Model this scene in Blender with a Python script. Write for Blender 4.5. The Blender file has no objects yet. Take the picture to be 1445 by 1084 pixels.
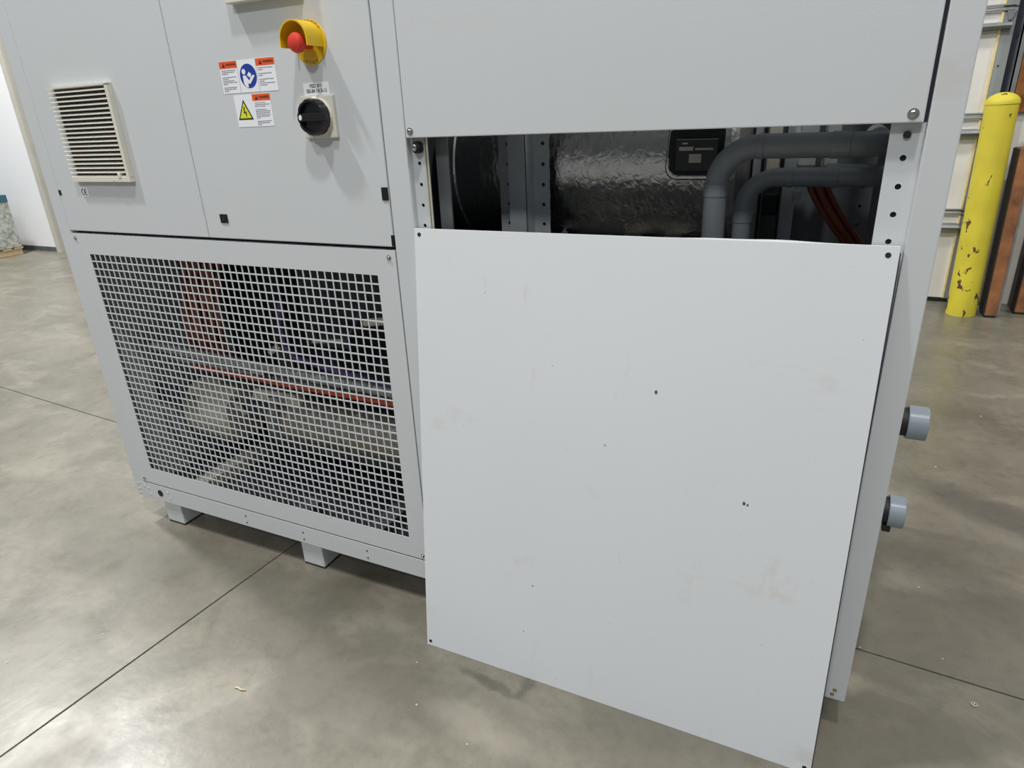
import bpy, bmesh, math, random
from mathutils import Matrix, Vector
random.seed(7)
SC = bpy.context.scene
COL = SC.collection

# ------------------------------------------------------------------ camera
cam_d = bpy.data.cameras.new('camera')
cam = bpy.data.objects.new('camera', cam_d); COL.objects.link(cam)
cam_d.sensor_fit = 'HORIZONTAL'; cam_d.sensor_width = 36.0; cam_d.lens = 23.046
cam_d.clip_start = 0.05; cam_d.clip_end = 100
R = Matrix(((0.90242439, -0.12888602, 0.41111873),
            (0.42891167, 0.35911237, -0.82889872),
            (-0.04080436, 0.92435204, 0.37935248)))
cam.matrix_world = Matrix.Translation((0, -1.2583, 1.32)) @ R.to_4x4()
SC.camera = cam

# ------------------------------------------------------------------ world, lights, exposure
w = bpy.data.worlds.new('hall'); SC.world = w; w.use_nodes = True
bg = w.node_tree.nodes['Background']
bg.inputs['Color'].default_value = (0.87, 0.93, 1.0, 1); bg.inputs['Strength'].default_value = 0.26

def lamp(loc, target, size, power, col=(1.0, 0.985, 0.965)):
    l = bpy.data.lights.new('high_bay_lamp', 'AREA'); l.shape = 'RECTANGLE'
    l.size = size[0]; l.size_y = size[1]; l.energy = power; l.color = col
    o = bpy.data.objects.new('high_bay_lamp', l); COL.objects.link(o)
    o.location = loc
    o.rotation_euler = (Vector(target) - Vector(loc)).to_track_quat('-Z', 'Y').to_euler()
    return o
lamp((0.25, -1.75, 6.2), (-0.2, -0.6, 0), (0.3, 0.3), 140)
lamp((-3.2, -1.25, 6.2), (-2.2, -0.4, 0), (0.3, 0.3), 205)
lamp((-0.6, -6.0, 6.2), (-0.6, -2.0, 0), (0.6, 0.6), 170)
lamp((-7.2, 1.2, 6.2), (-6.6, 1.4, 0), (0.6, 0.6), 560)
lamp((3.6, 1.4, 6.2), (3.0, 1.4, 0), (0.6, 0.6), 150)

SC.view_settings.view_transform = 'Standard'; SC.view_settings.look = 'None'
SC.view_settings.gamma = 1.0; SC.view_settings.use_curve_mapping = False
SC.view_settings.exposure = 0.0

# ------------------------------------------------------------------ materials
def srgb(r, g, b):
    f = lambda c: (c / 255 / 12.92) if c <= 10 else ((c / 255 + 0.055) / 1.055) ** 2.4
    return (f(r), f(g), f(b), 1)

def mat(name, col, rough=0.5, metal=0.0, noise=None, bump=None, spec=0.5, col2=None, coat=0):
    """noise=(scale, amount of col2, detail); bump=(scale, strength, distance)"""
    m = bpy.data.materials.new(name); m.use_nodes = True
    nt = m.node_tree; b = nt.nodes['Principled BSDF']
    b.inputs['Base Color'].default_value = col; b.inputs['Roughness'].default_value = rough
    b.inputs['Metallic'].default_value = metal; b.inputs['Specular IOR Level'].default_value = spec
    if coat: b.inputs['Coat Weight'].default_value = coat
    tc = nt.nodes.new('ShaderNodeTexCoord')
    if noise:
        n = nt.nodes.new('ShaderNodeTexNoise'); n.inputs['Scale'].default_value = noise[0]
        n.inputs['Detail'].default_value = noise[2] if len(noise) > 2 else 4
        nt.links.new(tc.outputs['Object'], n.inputs['Vector'])
        r = nt.nodes.new('ShaderNodeMapRange')
        r.inputs['From Min'].default_value = 0.35; r.inputs['From Max'].default_value = 0.68
        r.inputs['To Max'].default_value = noise[1]
        nt.links.new(n.outputs['Fac'], r.inputs['Value'])
        mx = nt.nodes.new('ShaderNodeMix'); mx.data_type = 'RGBA'
        mx.inputs['A'].default_value = col; mx.inputs['B'].default_value = col2 or (col[0]*.6, col[1]*.6, col[2]*.6, 1)
        nt.links.new(r.outputs['Result'], mx.inputs['Factor'])
        nt.links.new(mx.outputs['Result'], b.inputs['Base Color'])
    if bump:
        n = nt.nodes.new('ShaderNodeTexNoise'); n.inputs['Scale'].default_value = bump[0]; n.inputs['Detail'].default_value = 5
        nt.links.new(tc.outputs['Object'], n.inputs['Vector'])
        bp = nt.nodes.new('ShaderNodeBump'); bp.inputs['Strength'].default_value = bump[1]; bp.inputs['Distance'].default_value = bump[2]
        nt.links.new(n.outputs['Fac'], bp.inputs['Height']); nt.links.new(bp.outputs['Normal'], b.inputs['Normal'])
    return m

def nd(nt, kind, **kw):
    n = nt.nodes.new(kind)
    for k, v in kw.items():
        if k in n.inputs.keys(): n.inputs[k].default_value = v
        else: setattr(n, k, v)
    return n

def mask(nt, vec, scale, lo, hi, detail=4, rough=0.5, dist=0.0):
    n = nd(nt, 'ShaderNodeTexNoise', Scale=scale, Detail=detail, Roughness=rough, Distortion=dist)
    nt.links.new(vec, n.inputs['Vector'])
    r = nd(nt, 'ShaderNodeMapRange'); r.inputs['From Min'].default_value = lo; r.inputs['From Max'].default_value = hi
    nt.links.new(n.outputs['Fac'], r.inputs['Value'])
    return r.outputs['Result']

def mixc(nt, fac, a, b):
    mx = nt.nodes.new('ShaderNodeMix'); mx.data_type = 'RGBA'
    for s, v in (('A', a), ('B', b)):
        if hasattr(v, 'is_output'): nt.links.new(v, mx.inputs[s])
        else: mx.inputs[s].default_value = v
    if hasattr(fac, 'is_output'): nt.links.new(fac, mx.inputs['Factor'])
    else: mx.inputs['Factor'].default_value = fac
    return mx.outputs['Result']

def mul(nt, a, b):
    m = nd(nt, 'ShaderNodeMath', operation='MULTIPLY')
    nt.links.new(a, m.inputs[0])
    if hasattr(b, 'is_output'): nt.links.new(b, m.inputs[1])
    else: m.inputs[1].default_value = b
    return m.outputs[0]

def scaled(nt, out, s, loc=(0, 0, 0)):
    mp = nd(nt, 'ShaderNodeMapping'); mp.inputs['Scale'].default_value = s; mp.inputs['Location'].default_value = loc
    nt.links.new(out, mp.inputs['Vector']); return mp.outputs['Vector']

def paint_mat(name, col, stain_amt, rough=0.42, speck=0.0):
    m = bpy.data.materials.new(name); m.use_nodes = True; nt = m.node_tree; b = nt.nodes['Principled BSDF']
    tc = nt.nodes.new('ShaderNodeTexCoord').outputs['Object']
    c = mixc(nt, mask(nt, tc, 1.7, .3, .75), col, (col[0]*.955, col[1]*.965, col[2]*.95, 1))
    s = mask(nt, scaled(nt, tc, (1.0, 1.0, 1.9)), 3.4, .60, .80, 6, .65)
    s2 = mask(nt, scaled(nt, tc, (2.2, 2.2, .9), (3, 1, 7)), 6.0, .62, .80, 5, .65)
    c = mixc(nt, mul(nt, s, stain_amt), c, srgb(188, 176, 154))
    c = mixc(nt, mul(nt, s2, stain_amt * .9), c, srgb(196, 178, 160))
    if speck:
        k = mask(nt, tc, 55.0, .76, .80, 2)
        c = mixc(nt, mul(nt, k, speck), c, srgb(110, 100, 88))
    nt.links.new(c, b.inputs['Base Color'])
    b.inputs['Roughness'].default_value = rough; b.inputs['Specular IOR Level'].default_value = 0.35
    bp = nd(nt, 'ShaderNodeBump', Strength=0.05, Distance=0.002)
    n = nd(nt, 'ShaderNodeTexNoise', Scale=260.0, Detail=2.0); nt.links.new(tc, n.inputs['Vector'])
    nt.links.new(n.outputs['Fac'], bp.inputs['Height']); nt.links.new(bp.outputs['Normal'], b.inputs['Normal'])
    return m

def floor_mat():
    m = bpy.data.materials.new('polished_concrete'); m.use_nodes = True; nt = m.node_tree; b = nt.nodes['Principled BSDF']
    tc = nt.nodes.new('ShaderNodeTexCoord').outputs['Object']
    c = mixc(nt, mask(nt, tc, .9, .32, .68, 6, .6), srgb(130, 126, 113), srgb(107, 103, 92))
    c = mixc(nt, mul(nt, mask(nt, tc, 4.5, .42, .72, 10, .7, .6), .55), c, srgb(90, 87, 77))
    c = mixc(nt, mul(nt, mask(nt, scaled(nt, tc, (1, 1.6, 1), (5, 2, 0)), 2.4, .52, .72, 8, .62, .4), .5), c, srgb(156, 151, 136))
    c = mixc(nt, mul(nt, mask(nt, scaled(nt, tc, (1, .35, 1), (1, 9, 0)), 5.0, .60, .74, 6, .6, .8), .5), c, srgb(76, 73, 66))
    c = mixc(nt, mul(nt, mask(nt, tc, 26, .50, .72, 6, .6), .35), c, srgb(84, 82, 74))
    c = mixc(nt, mul(nt, mask(nt, tc, 130, .60, .8, 3), .4), c, srgb(80, 78, 70))
    # old stains and scuffs, dark bands, painted floor sheen: (x, y, half length, half width, turn, strength, colour)
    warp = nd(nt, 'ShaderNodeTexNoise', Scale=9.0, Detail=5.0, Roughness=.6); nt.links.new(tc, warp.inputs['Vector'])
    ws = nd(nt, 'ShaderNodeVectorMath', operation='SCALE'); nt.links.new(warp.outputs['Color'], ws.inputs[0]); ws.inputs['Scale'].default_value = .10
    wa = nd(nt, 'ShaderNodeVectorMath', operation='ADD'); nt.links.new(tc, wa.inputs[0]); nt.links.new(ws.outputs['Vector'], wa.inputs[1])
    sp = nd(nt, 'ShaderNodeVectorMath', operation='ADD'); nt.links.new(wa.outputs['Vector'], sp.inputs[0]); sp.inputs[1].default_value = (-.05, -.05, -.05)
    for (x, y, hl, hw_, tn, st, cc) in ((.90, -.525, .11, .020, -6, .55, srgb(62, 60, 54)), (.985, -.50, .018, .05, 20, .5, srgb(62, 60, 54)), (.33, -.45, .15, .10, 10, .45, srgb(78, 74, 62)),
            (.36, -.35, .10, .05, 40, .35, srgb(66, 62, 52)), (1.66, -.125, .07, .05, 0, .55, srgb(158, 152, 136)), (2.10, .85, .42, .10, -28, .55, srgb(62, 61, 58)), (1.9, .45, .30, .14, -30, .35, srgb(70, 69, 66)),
            (.93, -.66, .16, .05, -5, .5, srgb(158, 152, 138)), (.16, -1.02, .22, .035, 62, .2, srgb(178, 174, 162)), (.30, -.93, .20, .02, 60, .15, srgb(182, 178, 166)), (-.26, -.60, .30, .12, 15, .3, srgb(84, 81, 72))):  # thin pale streaks paint the lamp's floor sheen into the colour
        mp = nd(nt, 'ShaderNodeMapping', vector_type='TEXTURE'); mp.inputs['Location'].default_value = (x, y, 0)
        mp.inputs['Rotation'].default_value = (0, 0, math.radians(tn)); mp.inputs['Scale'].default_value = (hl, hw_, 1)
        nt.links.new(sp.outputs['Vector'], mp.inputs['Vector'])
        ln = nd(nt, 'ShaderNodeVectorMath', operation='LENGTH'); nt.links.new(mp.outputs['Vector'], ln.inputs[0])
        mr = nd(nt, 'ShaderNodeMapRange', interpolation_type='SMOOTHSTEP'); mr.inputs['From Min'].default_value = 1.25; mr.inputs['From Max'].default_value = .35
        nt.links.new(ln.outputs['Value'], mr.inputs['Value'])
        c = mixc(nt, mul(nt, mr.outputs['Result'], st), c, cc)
    nt.links.new(c, b.inputs['Base Color'])
    rr = nd(nt, 'ShaderNodeMapRange'); rr.inputs['To Min'].default_value = .22; rr.inputs['To Max'].default_value = .46
    nt.links.new(mask(nt, tc, 3.3, .3, .7, 6, .6), rr.inputs['Value'])
    nt.links.new(rr.outputs['Result'], b.inputs['Roughness'])
    b.inputs['Specular IOR Level'].default_value = 0.5
    bp = nd(nt, 'ShaderNodeBump', Strength=0.08, Distance=0.004)
    n = nd(nt, 'ShaderNodeTexNoise', Scale=35.0, Detail=6.0); nt.links.new(tc, n.inputs['Vector'])
    nt.links.new(n.outputs['Fac'], bp.inputs['Height']); nt.links.new(bp.outputs['Normal'], b.inputs['Normal'])
    return m

def foil_mat(name, base, rough, bscale, strength, dark=0.0):
    m = bpy.data.materials.new(name); m.use_nodes = True; nt = m.node_tree; b = nt.nodes['Principled BSDF']
    tc = nt.nodes.new('ShaderNodeTexCoord').outputs['Object']
    b.inputs['Base Color'].default_value = base; b.inputs['Metallic'].default_value = 1.0; b.inputs['Roughness'].default_value = rough
    n = nd(nt, 'ShaderNodeTexNoise', Scale=bscale, Detail=6.0, Roughness=.62, Distortion=1.4)
    nt.links.new(scaled(nt, tc, (1.3, 1, .7)), n.inputs['Vector'])
    v = nd(nt, 'ShaderNodeTexVoronoi', Scale=bscale * 1.6, feature='DISTANCE_TO_EDGE')
    nt.links.new(n.outputs['Color'], v.inputs['Vector']) if False else nt.links.new(tc, v.inputs['Vector'])
    vm = nd(nt, 'ShaderNodeMath', operation='ADD'); nt.links.new(n.outputs['Fac'], vm.inputs[0])
    nt.links.new(mul(nt, v.outputs['Distance'], .5), vm.inputs[1])
    bp = nd(nt, 'ShaderNodeBump', Strength=strength, Distance=0.012)
    nt.links.new(vm.outputs[0], bp.inputs['Height']); nt.links.new(bp.outputs['Normal'], b.inputs['Normal'])
    return m

def bollard_mat():
    m = bpy.data.materials.new('chipped_yellow_paint'); m.use_nodes = True; nt = m.node_tree; b = nt.nodes['Principled BSDF']
    tc = nt.nodes.new('ShaderNodeTexCoord').outputs['Object']
    c = mixc(nt, mask(nt, tc, 5, .3, .7), srgb(222, 208, 62), srgb(204, 188, 58))
    low = nd(nt, 'ShaderNodeSeparateXYZ'); nt.links.new(tc, low.inputs[0])
    hr = nd(nt, 'ShaderNodeMapRange'); hr.inputs['From Min'].default_value = 0.0; hr.inputs['From Max'].default_value = 1.15
    hr.inputs['To Min'].default_value = .605; hr.inputs['To Max'].default_value = .665
    nt.links.new(low.outputs['Z'], hr.inputs['Value'])
    n = nd(nt, 'ShaderNodeTexNoise', Scale=17.0, Detail=6.0, Roughness=.62, Distortion=.3)
    nt.links.new(scaled(nt, tc, (1.0, 1.0, .55), (.9, .4, .35)), n.inputs['Vector'])
    gt = nd(nt, 'ShaderNodeMath', operation='GREATER_THAN'); nt.links.new(n.outputs['Fac'], gt.inputs[0]); nt.links.new(hr.outputs['Result'], gt.inputs[1])
    c = mixc(nt, gt.outputs[0], c, srgb(92, 66, 48))
    nt.links.new(c, b.inputs['Base Color']); b.inputs['Roughness'].default_value = .5
    return m

M = {}
M['paint'] = paint_mat('light_grey_powder_paint', srgb(204, 208, 211), .14)
M['paint_worn'] = paint_mat('worn_light_grey_paint', srgb(204, 207, 210), .35, speck=.5)
M['lean_paint'] = paint_mat('smudged_white_grey_paint', srgb(218, 222, 226), .5, .40, speck=.55)
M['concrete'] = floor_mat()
M['joint'] = mat('joint_filler', srgb(52, 50, 46), .9, noise=(20, .6), bump=(60, .4, .004))
M['wall_white'] = mat('white_wall_paint', srgb(232, 234, 236), .5, noise=(1.2, .25), col2=srgb(222, 224, 227))
M['galv'] = mat('galvanised_steel', srgb(150, 154, 156), .42, .75, noise=(14, .5), col2=srgb(120, 124, 128))
M['galv_matt'] = mat('matt_galvanised_sheet', srgb(168, 174, 178), .5, .2, noise=(14, .4), col2=srgb(146, 152, 156))
M['galv_dark'] = mat('dull_galvanised_steel', srgb(112, 116, 118), .55, .5, noise=(9, .6), col2=srgb(84, 88, 92))
M['dark'] = mat('black_rubber_and_gap_shade', srgb(20, 20, 22), .6, noise=(30, .4), col2=srgb(34, 34, 36))
M['seam'] = mat('dark_blue_grey_strip', srgb(44, 46, 60), .7, noise=(40, .4))
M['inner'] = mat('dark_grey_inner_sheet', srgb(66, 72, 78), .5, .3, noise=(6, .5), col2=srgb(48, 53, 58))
M['black'] = mat('black_plastic', srgb(22, 22, 24), .32, noise=(40, .3), col2=srgb(30, 30, 32))
M['cream'] = mat('cream_plastic', srgb(222, 219, 206), .45, noise=(20, .3), col2=srgb(210, 206, 191))
M['filter'] = mat('grey_filter_fleece', srgb(70, 71, 74), .95, noise=(160, .8), col2=srgb(44, 45, 48), bump=(200, .6, .004))
M['yellow'] = mat('yellow_plastic', srgb(232, 192, 28), .38, noise=(30, .35), col2=srgb(208, 168, 24))
M['red'] = mat('red_plastic', srgb(214, 62, 48), .42, noise=(20, .3), col2=srgb(198, 50, 40))
M['chrome'] = mat('zinc_screw_steel', srgb(190, 190, 186), .25, 1.0, noise=(80, .4))
M['zinc_yellow'] = mat('yellow_zinc_screw', srgb(196, 184, 140), .3, 1.0, noise=(80, .4))
M['white_print'] = mat('white_label_film', srgb(236, 238, 242), .5, noise=(30, .15), col2=srgb(226, 228, 234))
M['orange_print'] = mat('orange_label_print', srgb(232, 92, 40), .5, noise=(40, .15))
M['blue_print'] = mat('blue_label_print', srgb(28, 62, 158), .5, noise=(40, .15))
M['green_yellow'] = mat('yellow_label_print', srgb(222, 226, 48), .5, noise=(40, .12))
M['black_print'] = mat('black_label_print', srgb(24, 24, 30), .6, noise=(40, .2))
M['grey_print'] = mat('grey_text_print', srgb(96, 98, 122), .6, noise=(60, .3))
M['foil'] = foil_mat('crinkled_foil', (.66, .64, .60, 1), .20, 30, .30)
M['foil_dull'] = foil_mat('dull_foil', (.42, .39, .33, 1), .42, 14, .45)
M['pvc'] = mat('grey_pvc', srgb(134, 140, 144), .38, noise=(12, .35), col2=srgb(118, 122, 124))
M['pvc_coupling'] = mat('blue_grey_pvc', srgb(140, 150, 160), .3, noise=(14, .4), col2=srgb(118, 126, 134))
M['copper'] = mat('copper_red_hose', srgb(138, 76, 56), .4, .25, noise=(24, .5), col2=srgb(100, 54, 42))
M['redpipe'] = mat('red_oxide_pipe', srgb(186, 74, 46), .5, noise=(24, .4))
M['purple'] = mat('purple_cable', srgb(82, 64, 112), .45, noise=(24, .4))
M['conduit'] = mat('silver_grey_conduit', srgb(160, 164, 164), .4, .2, noise=(30, .4))
M['tan'] = mat('tan_beam_paint', srgb(196, 192, 178), .55, noise=(12, .4), col2=srgb(170, 164, 148))
M['timber'] = mat('orange_brown_timber', srgb(158, 104, 62), .7, noise=(9, .9, 8), col2=srgb(96, 64, 44), bump=(40, .3, .004))
M['flake'] = mat('pale_flake', srgb(196, 186, 160), .7, noise=(300, .4))
M['timber_shade'] = mat('shaded_timber_side', srgb(58, 50, 44), .8, noise=(14, .6), col2=srgb(38, 34, 32))  # colour for the shade on the timbers' left faces
M['timber_grey'] = mat('weathered_grey_timber', srgb(128, 124, 118), .8, noise=(20, .6))
M['osb'] = mat('rusty_brown_board', srgb(172, 108, 48), .7, noise=(14, .8, 6), col2=srgb(110, 62, 28), bump=(50, .3, .004))
M['door_white'] = mat('off_white_door_skin', srgb(226, 225, 218), .5, noise=(5, .5), col2=srgb(206, 203, 194))
M['stile'] = mat('grey_stile_paint', srgb(150, 155, 153), .5, noise=(6, .4), col2=srgb(132, 137, 136))
M['jamb'] = mat('warm_grey_jamb_paint', srgb(186, 184, 174), .5, noise=(6, .4), col2=srgb(170, 167, 156))
M['foam'] = mat('yellowed_foam_edge', srgb(234, 216, 158), .8, noise=(40, .4), col2=srgb(206, 176, 104))
M['bollard'] = bollard_mat()
M['teal'] = mat('teal_machine_paint', srgb(38, 92, 104), .4, noise=(20, .3))
M['mottled'] = mat('mottled_grey_sheet', srgb(176, 180, 172), .5, noise=(26, .9, 6), col2=srgb(112, 116, 106))
M['pale_wood'] = mat('pale_pallet_wood', srgb(214, 192, 156), .7, noise=(10, .5), col2=srgb(186, 160, 122))

# ------------------------------------------------------------------ mesh helpers
class MB:
    def __init__(s): s.v = []; s.f = []
    def add(s, vs, fs):
        o = len(s.v); s.v += [tuple(v) for v in vs]; s.f += [tuple(i + o for i in f) for f in fs]; return s
    def box(s, x0, x1, y0, y1, z0, z1):
        return s.add([(x0,y0,z0),(x1,y0,z0),(x1,y1,z0),(x0,y1,z0),(x0,y0,z1),(x1,y0,z1),(x1,y1,z1),(x0,y1,z1)],
                     [(0,3,2,1),(4,5,6,7),(0,1,5,4),(1,2,6,5),(2,3,7,6),(3,0,4,7)])
    def prism(s, pts, y0, y1):
        """polygon in (x,z), counter-clockwise seen from the front (-y), from y0 (front) to y1 (back)"""
        n = len(pts)
        vs = [(p[0], y0, p[1]) for p in pts] + [(p[0], y1, p[1]) for p in pts]
        fs = [tuple(range(n)), tuple(range(2*n-1, n-1, -1))] + [(i, i+n, (i+1) % n + n, (i+1) % n) for i in range(n)]
        return s.add(vs, fs)
    def prism_x(s, pts, x0, x1):
        """polygon in (y,z) extruded along x"""
        n = len(pts)
        vs = [(x0, p[0], p[1]) for p in pts] + [(x1, p[0], p[1]) for p in pts]
        fs = [tuple(range(n-1, -1, -1)), tuple(range(n, 2*n))] + [(i, (i+1) % n, (i+1) % n + n, i+n) for i in range(n)]
        return s.add(vs, fs)
    def lathe(s, prof, seg, origin, axis):
        """prof: list of (r, t) along axis"""
        a = Vector(axis).normalized(); u = a.orthogonal().normalized(); w_ = a.cross(u); o = Vector(origin)
        vs = []; fs = []
        for r, t in prof:
            for k in range(seg):
                th = 2*math.pi*k/seg
                vs.append(o + a*t + (u*math.cos(th) + w_*math.sin(th))*r)
        for i in range(len(prof)-1):
            for k in range(seg):
                k2 = (k+1) % seg
                fs.append((i*seg+k, i*seg+k2, (i+1)*seg+k2, (i+1)*seg+k))
        fs.append(tuple(range(seg-1, -1, -1))); L = (len(prof)-1)*seg; fs.append(tuple(range(L, L+seg)))
        return s.add(vs, fs)
    def cyl(s, p0, p1, r, seg=16, r1=None):
        d = Vector(p1) - Vector(p0)
        return s.lathe([(r, 0), (r if r1 is None else r1, d.length)], seg, p0, d)
    def tube(s, pts, r, seg=12):
        P = [Vector(p) for p in pts]; vs = []; fs = []; n = len(P)
        t0 = (P[1]-P[0]).normalized(); u = t0.orthogonal().normalized()
        for i, p in enumerate(P):
            t = ((P[min(i+1, n-1)] - P[max(i-1, 0)])).normalized()
            u = (u - t*u.dot(t)).normalized(); w_ = t.cross(u)
            rr = r[i] if isinstance(r, (list, tuple)) else r
            for k in range(seg):
                th = 2*math.pi*k/seg; vs.append(p + (u*math.cos(th) + w_*math.sin(th))*rr)
        for i in range(n-1):
            for k in range(seg):
                k2 = (k+1) % seg; fs.append((i*seg+k, i*seg+k2, (i+1)*seg+k2, (i+1)*seg+k))
        fs.append(tuple(range(seg-1, -1, -1))); fs.append(tuple(range((n-1)*seg, n*seg)))
        return s.add(vs, fs)
    def build(s, name, m, parent=None, bevel=0, smooth=True):
        me = bpy.data.meshes.new(name); me.from_pydata(s.v, [], s.f); me.update()
        bm = bmesh.new(); bm.from_mesh(me)
        bmesh.ops.recalc_face_normals(bm, faces=bm.faces)
        if bevel:
            ed = [e for e in bm.edges if len(e.link_faces) == 2 and e.calc_face_angle(0) > .6]
            bmesh.ops.bevel(bm, geom=ed, offset=bevel, segments=2, profile=.6, affect='EDGES')
        bm.to_mesh(me); bm.free()
        if smooth:
            for p in me.polygons: p.use_smooth = True
            me.set_sharp_from_angle(angle=math.radians(6 if bevel else 32))
        me.materials.append(M[m])
        o = bpy.data.objects.new(name, me); COL.objects.link(o)
        if parent is not None: o.parent = parent
        return o

def share(src, loc, parent, name=None):
    o = bpy.data.objects.new(name or src.name.split('.')[0], src.data); COL.objects.link(o); o.location = loc; o.parent = parent
    return o

def tag(o, label=None, cat=None, group=None, kind=None):
    if label: o['label'] = label
    if cat: o['category'] = cat
    if group: o['group'] = group
    if kind: o['kind'] = kind
    return o

def empty(name, loc=(0, 0, 0)):
    o = bpy.data.objects.new(name, None); COL.objects.link(o); o.location = loc; o.empty_display_size = .1
    return o

def circ(cx, cz, r, n=24, a0=0, a1=2*math.pi, rz=None):
    rz = rz or r
    full = abs(a1 - a0 - 2*math.pi) < 1e-6
    return [(cx + r*math.cos(a0 + (a1-a0)*k/(n if full else n-1)), cz + rz*math.sin(a0 + (a1-a0)*k/(n if full else n-1))) for k in range(n)]

def text(name, body, size, x, z, y, m, parent, align='CENTER', rot=0.0, bold=0.0, sx=1.0):
    cu = bpy.data.curves.new(name, 'FONT'); cu.body = body; cu.size = size; cu.align_x = align; cu.align_y = 'CENTER'
    cu.extrude = 0.00015; cu.offset = bold; cu.resolution_u = 3
    t = bpy.data.objects.new(name, cu); COL.objects.link(t)
    dg = bpy.context.evaluated_depsgraph_get()
    me = bpy.data.meshes.new_from_object(t.evaluated_get(dg)); bpy.data.objects.remove(t); bpy.data.curves.remove(cu)
    ca, sa = math.cos(rot), math.sin(rot)
    for v in me.vertices:
        px, pz = v.co.x*sx, v.co.y
        v.co = (x + px*ca - pz*sa, y - v.co.z, z + px*sa + pz*ca)
    me.materials.clear(); me.materials.append(M[m])
    o = bpy.data.objects.new(name, me); COL.objects.link(o); o.parent = parent
    return o

def plate_holes(mb, x0, x1, z0, z1, y0, y1, holes, half):
    """vertical strip plate with round holes; holes=[(x,z,r)] ordered by z; half = half height of the cell round each hole"""
    n = 16
    zs = z0
    for hx, hz, r in sorted(holes, key=lambda h: h[1]):
        a, b = hz - half, hz + half
        if a > zs: mb.box(x0, x1, y0, y1, zs, a)
        sq = []
        for k in range(n):
            th = 2*math.pi*(k+.5)/n; c, s_ = math.cos(th), math.sin(th)
            tx = (x1-hx)/c if c > 0 else (x0-hx)/c
            tz = half/abs(s_)
            t = min(tx, tz); sq.append((hx + c*t, hz + s_*t))
        ci = [(hx + r*math.cos(2*math.pi*(k+.5)/n), hz + r*math.sin(2*math.pi*(k+.5)/n)) for k in range(n)]
        # corner squares need exact corners
        vs = [(p[0], y0, p[1]) for p in sq] + [(p[0], y0, p[1]) for p in ci] + [(p[0], y1, p[1]) for p in ci]
        fs = []
        for k in range(n):
            k2 = (k+1) % n
            fs.append((k, k2, n+k2, n+k)); fs.append((n+k, n+k2, 2*n+k2, 2*n+k))
        base = len(vs)
        # fill corners between neighbours that lie on different sides
        for k in range(n):
            k2 = (k+1) % n; p, q = sq[k], sq[k2]
            for X in (x0, x1):
                for Z in (a, b):
                    if (abs(p[0]-X) < 1e-9 and abs(q[1]-Z) < 1e-9) or (abs(q[0]-X) < 1e-9 and abs(p[1]-Z) < 1e-9):
                        if not (abs(p[0]-X) < 1e-9 and abs(q[0]-X) < 1e-9) and not (abs(p[1]-Z) < 1e-9 and abs(q[1]-Z) < 1e-9):
                            vs.append((X, y0, Z)); fs.append((k, k2, len(vs)-1))
        mb.add(vs, fs)
        zs = b
    if zs < z1: mb.box(x0, x1, y0, y1, zs, z1)
    return mb

# ================================================================== THE SETTING
# floor: concrete slabs with sawn joints, turned a little against the machine
floor = MB().box(-20, 14, -9, 9, -.14, -.012).build('floor', 'joint'); tag(floor, 'dark joint filler under the grey concrete floor slabs', 'floor', kind='structure')
ang = math.radians(-3.9); g = .0022
origin = Vector((-1.492, .408, 0))
XS = [-15, -8.6, 0, 8.6, 14]; YS = [-8.5, 0, 7.5]
for i in range(len(XS)-1):
    for j in range(len(YS)-1):
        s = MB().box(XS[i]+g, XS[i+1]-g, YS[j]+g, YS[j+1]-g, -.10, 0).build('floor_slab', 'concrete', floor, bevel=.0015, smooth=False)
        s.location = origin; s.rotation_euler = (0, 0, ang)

# white wall far to the left with its metal jamb and skirting
wl = MB().box(-16, -8.50, 3.6, 3.72, 0, 5.2).build('wall_left', 'wall_white'); tag(wl, 'plain white wall panel behind the machine', 'wall', kind='structure')
bl = MB().box(-16, -8.50, 3.585, 3.6, 0, .055).build('baseboard_left', 'galv_dark'); tag(bl, 'thin grey metal skirting under white wall', 'skirting', kind='structure')
tr = MB().box(-8.50, -8.42, 3.57, 3.72, 0, 5.2).build('trim_1', 'jamb'); tag(tr, 'grey metal jamb beside the white wall', 'trim', kind='structure')
tr2 = MB().box(-8.42, -8.30, 3.64, 3.72, 0, 5.2).build('trim_2', 'seam'); tag(tr2, 'dark recessed strip beside grey metal jamb', 'trim', kind='structure')
wb = MB().box(-8.30, -1.75, 4.0, 4.12, 0, 5.2).build('wall_back', 'wall_white'); tag(wb, 'white back wall behind the machine', 'wall', kind='structure')
wr = MB().box(.90, 6.5, 4.06, 4.16, 0, 5.2).build('wall_right', 'door_white'); tag(wr, 'pale wall beside the sectional door', 'wall', kind='structure')
wr['kind'] = 'structure'

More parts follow.
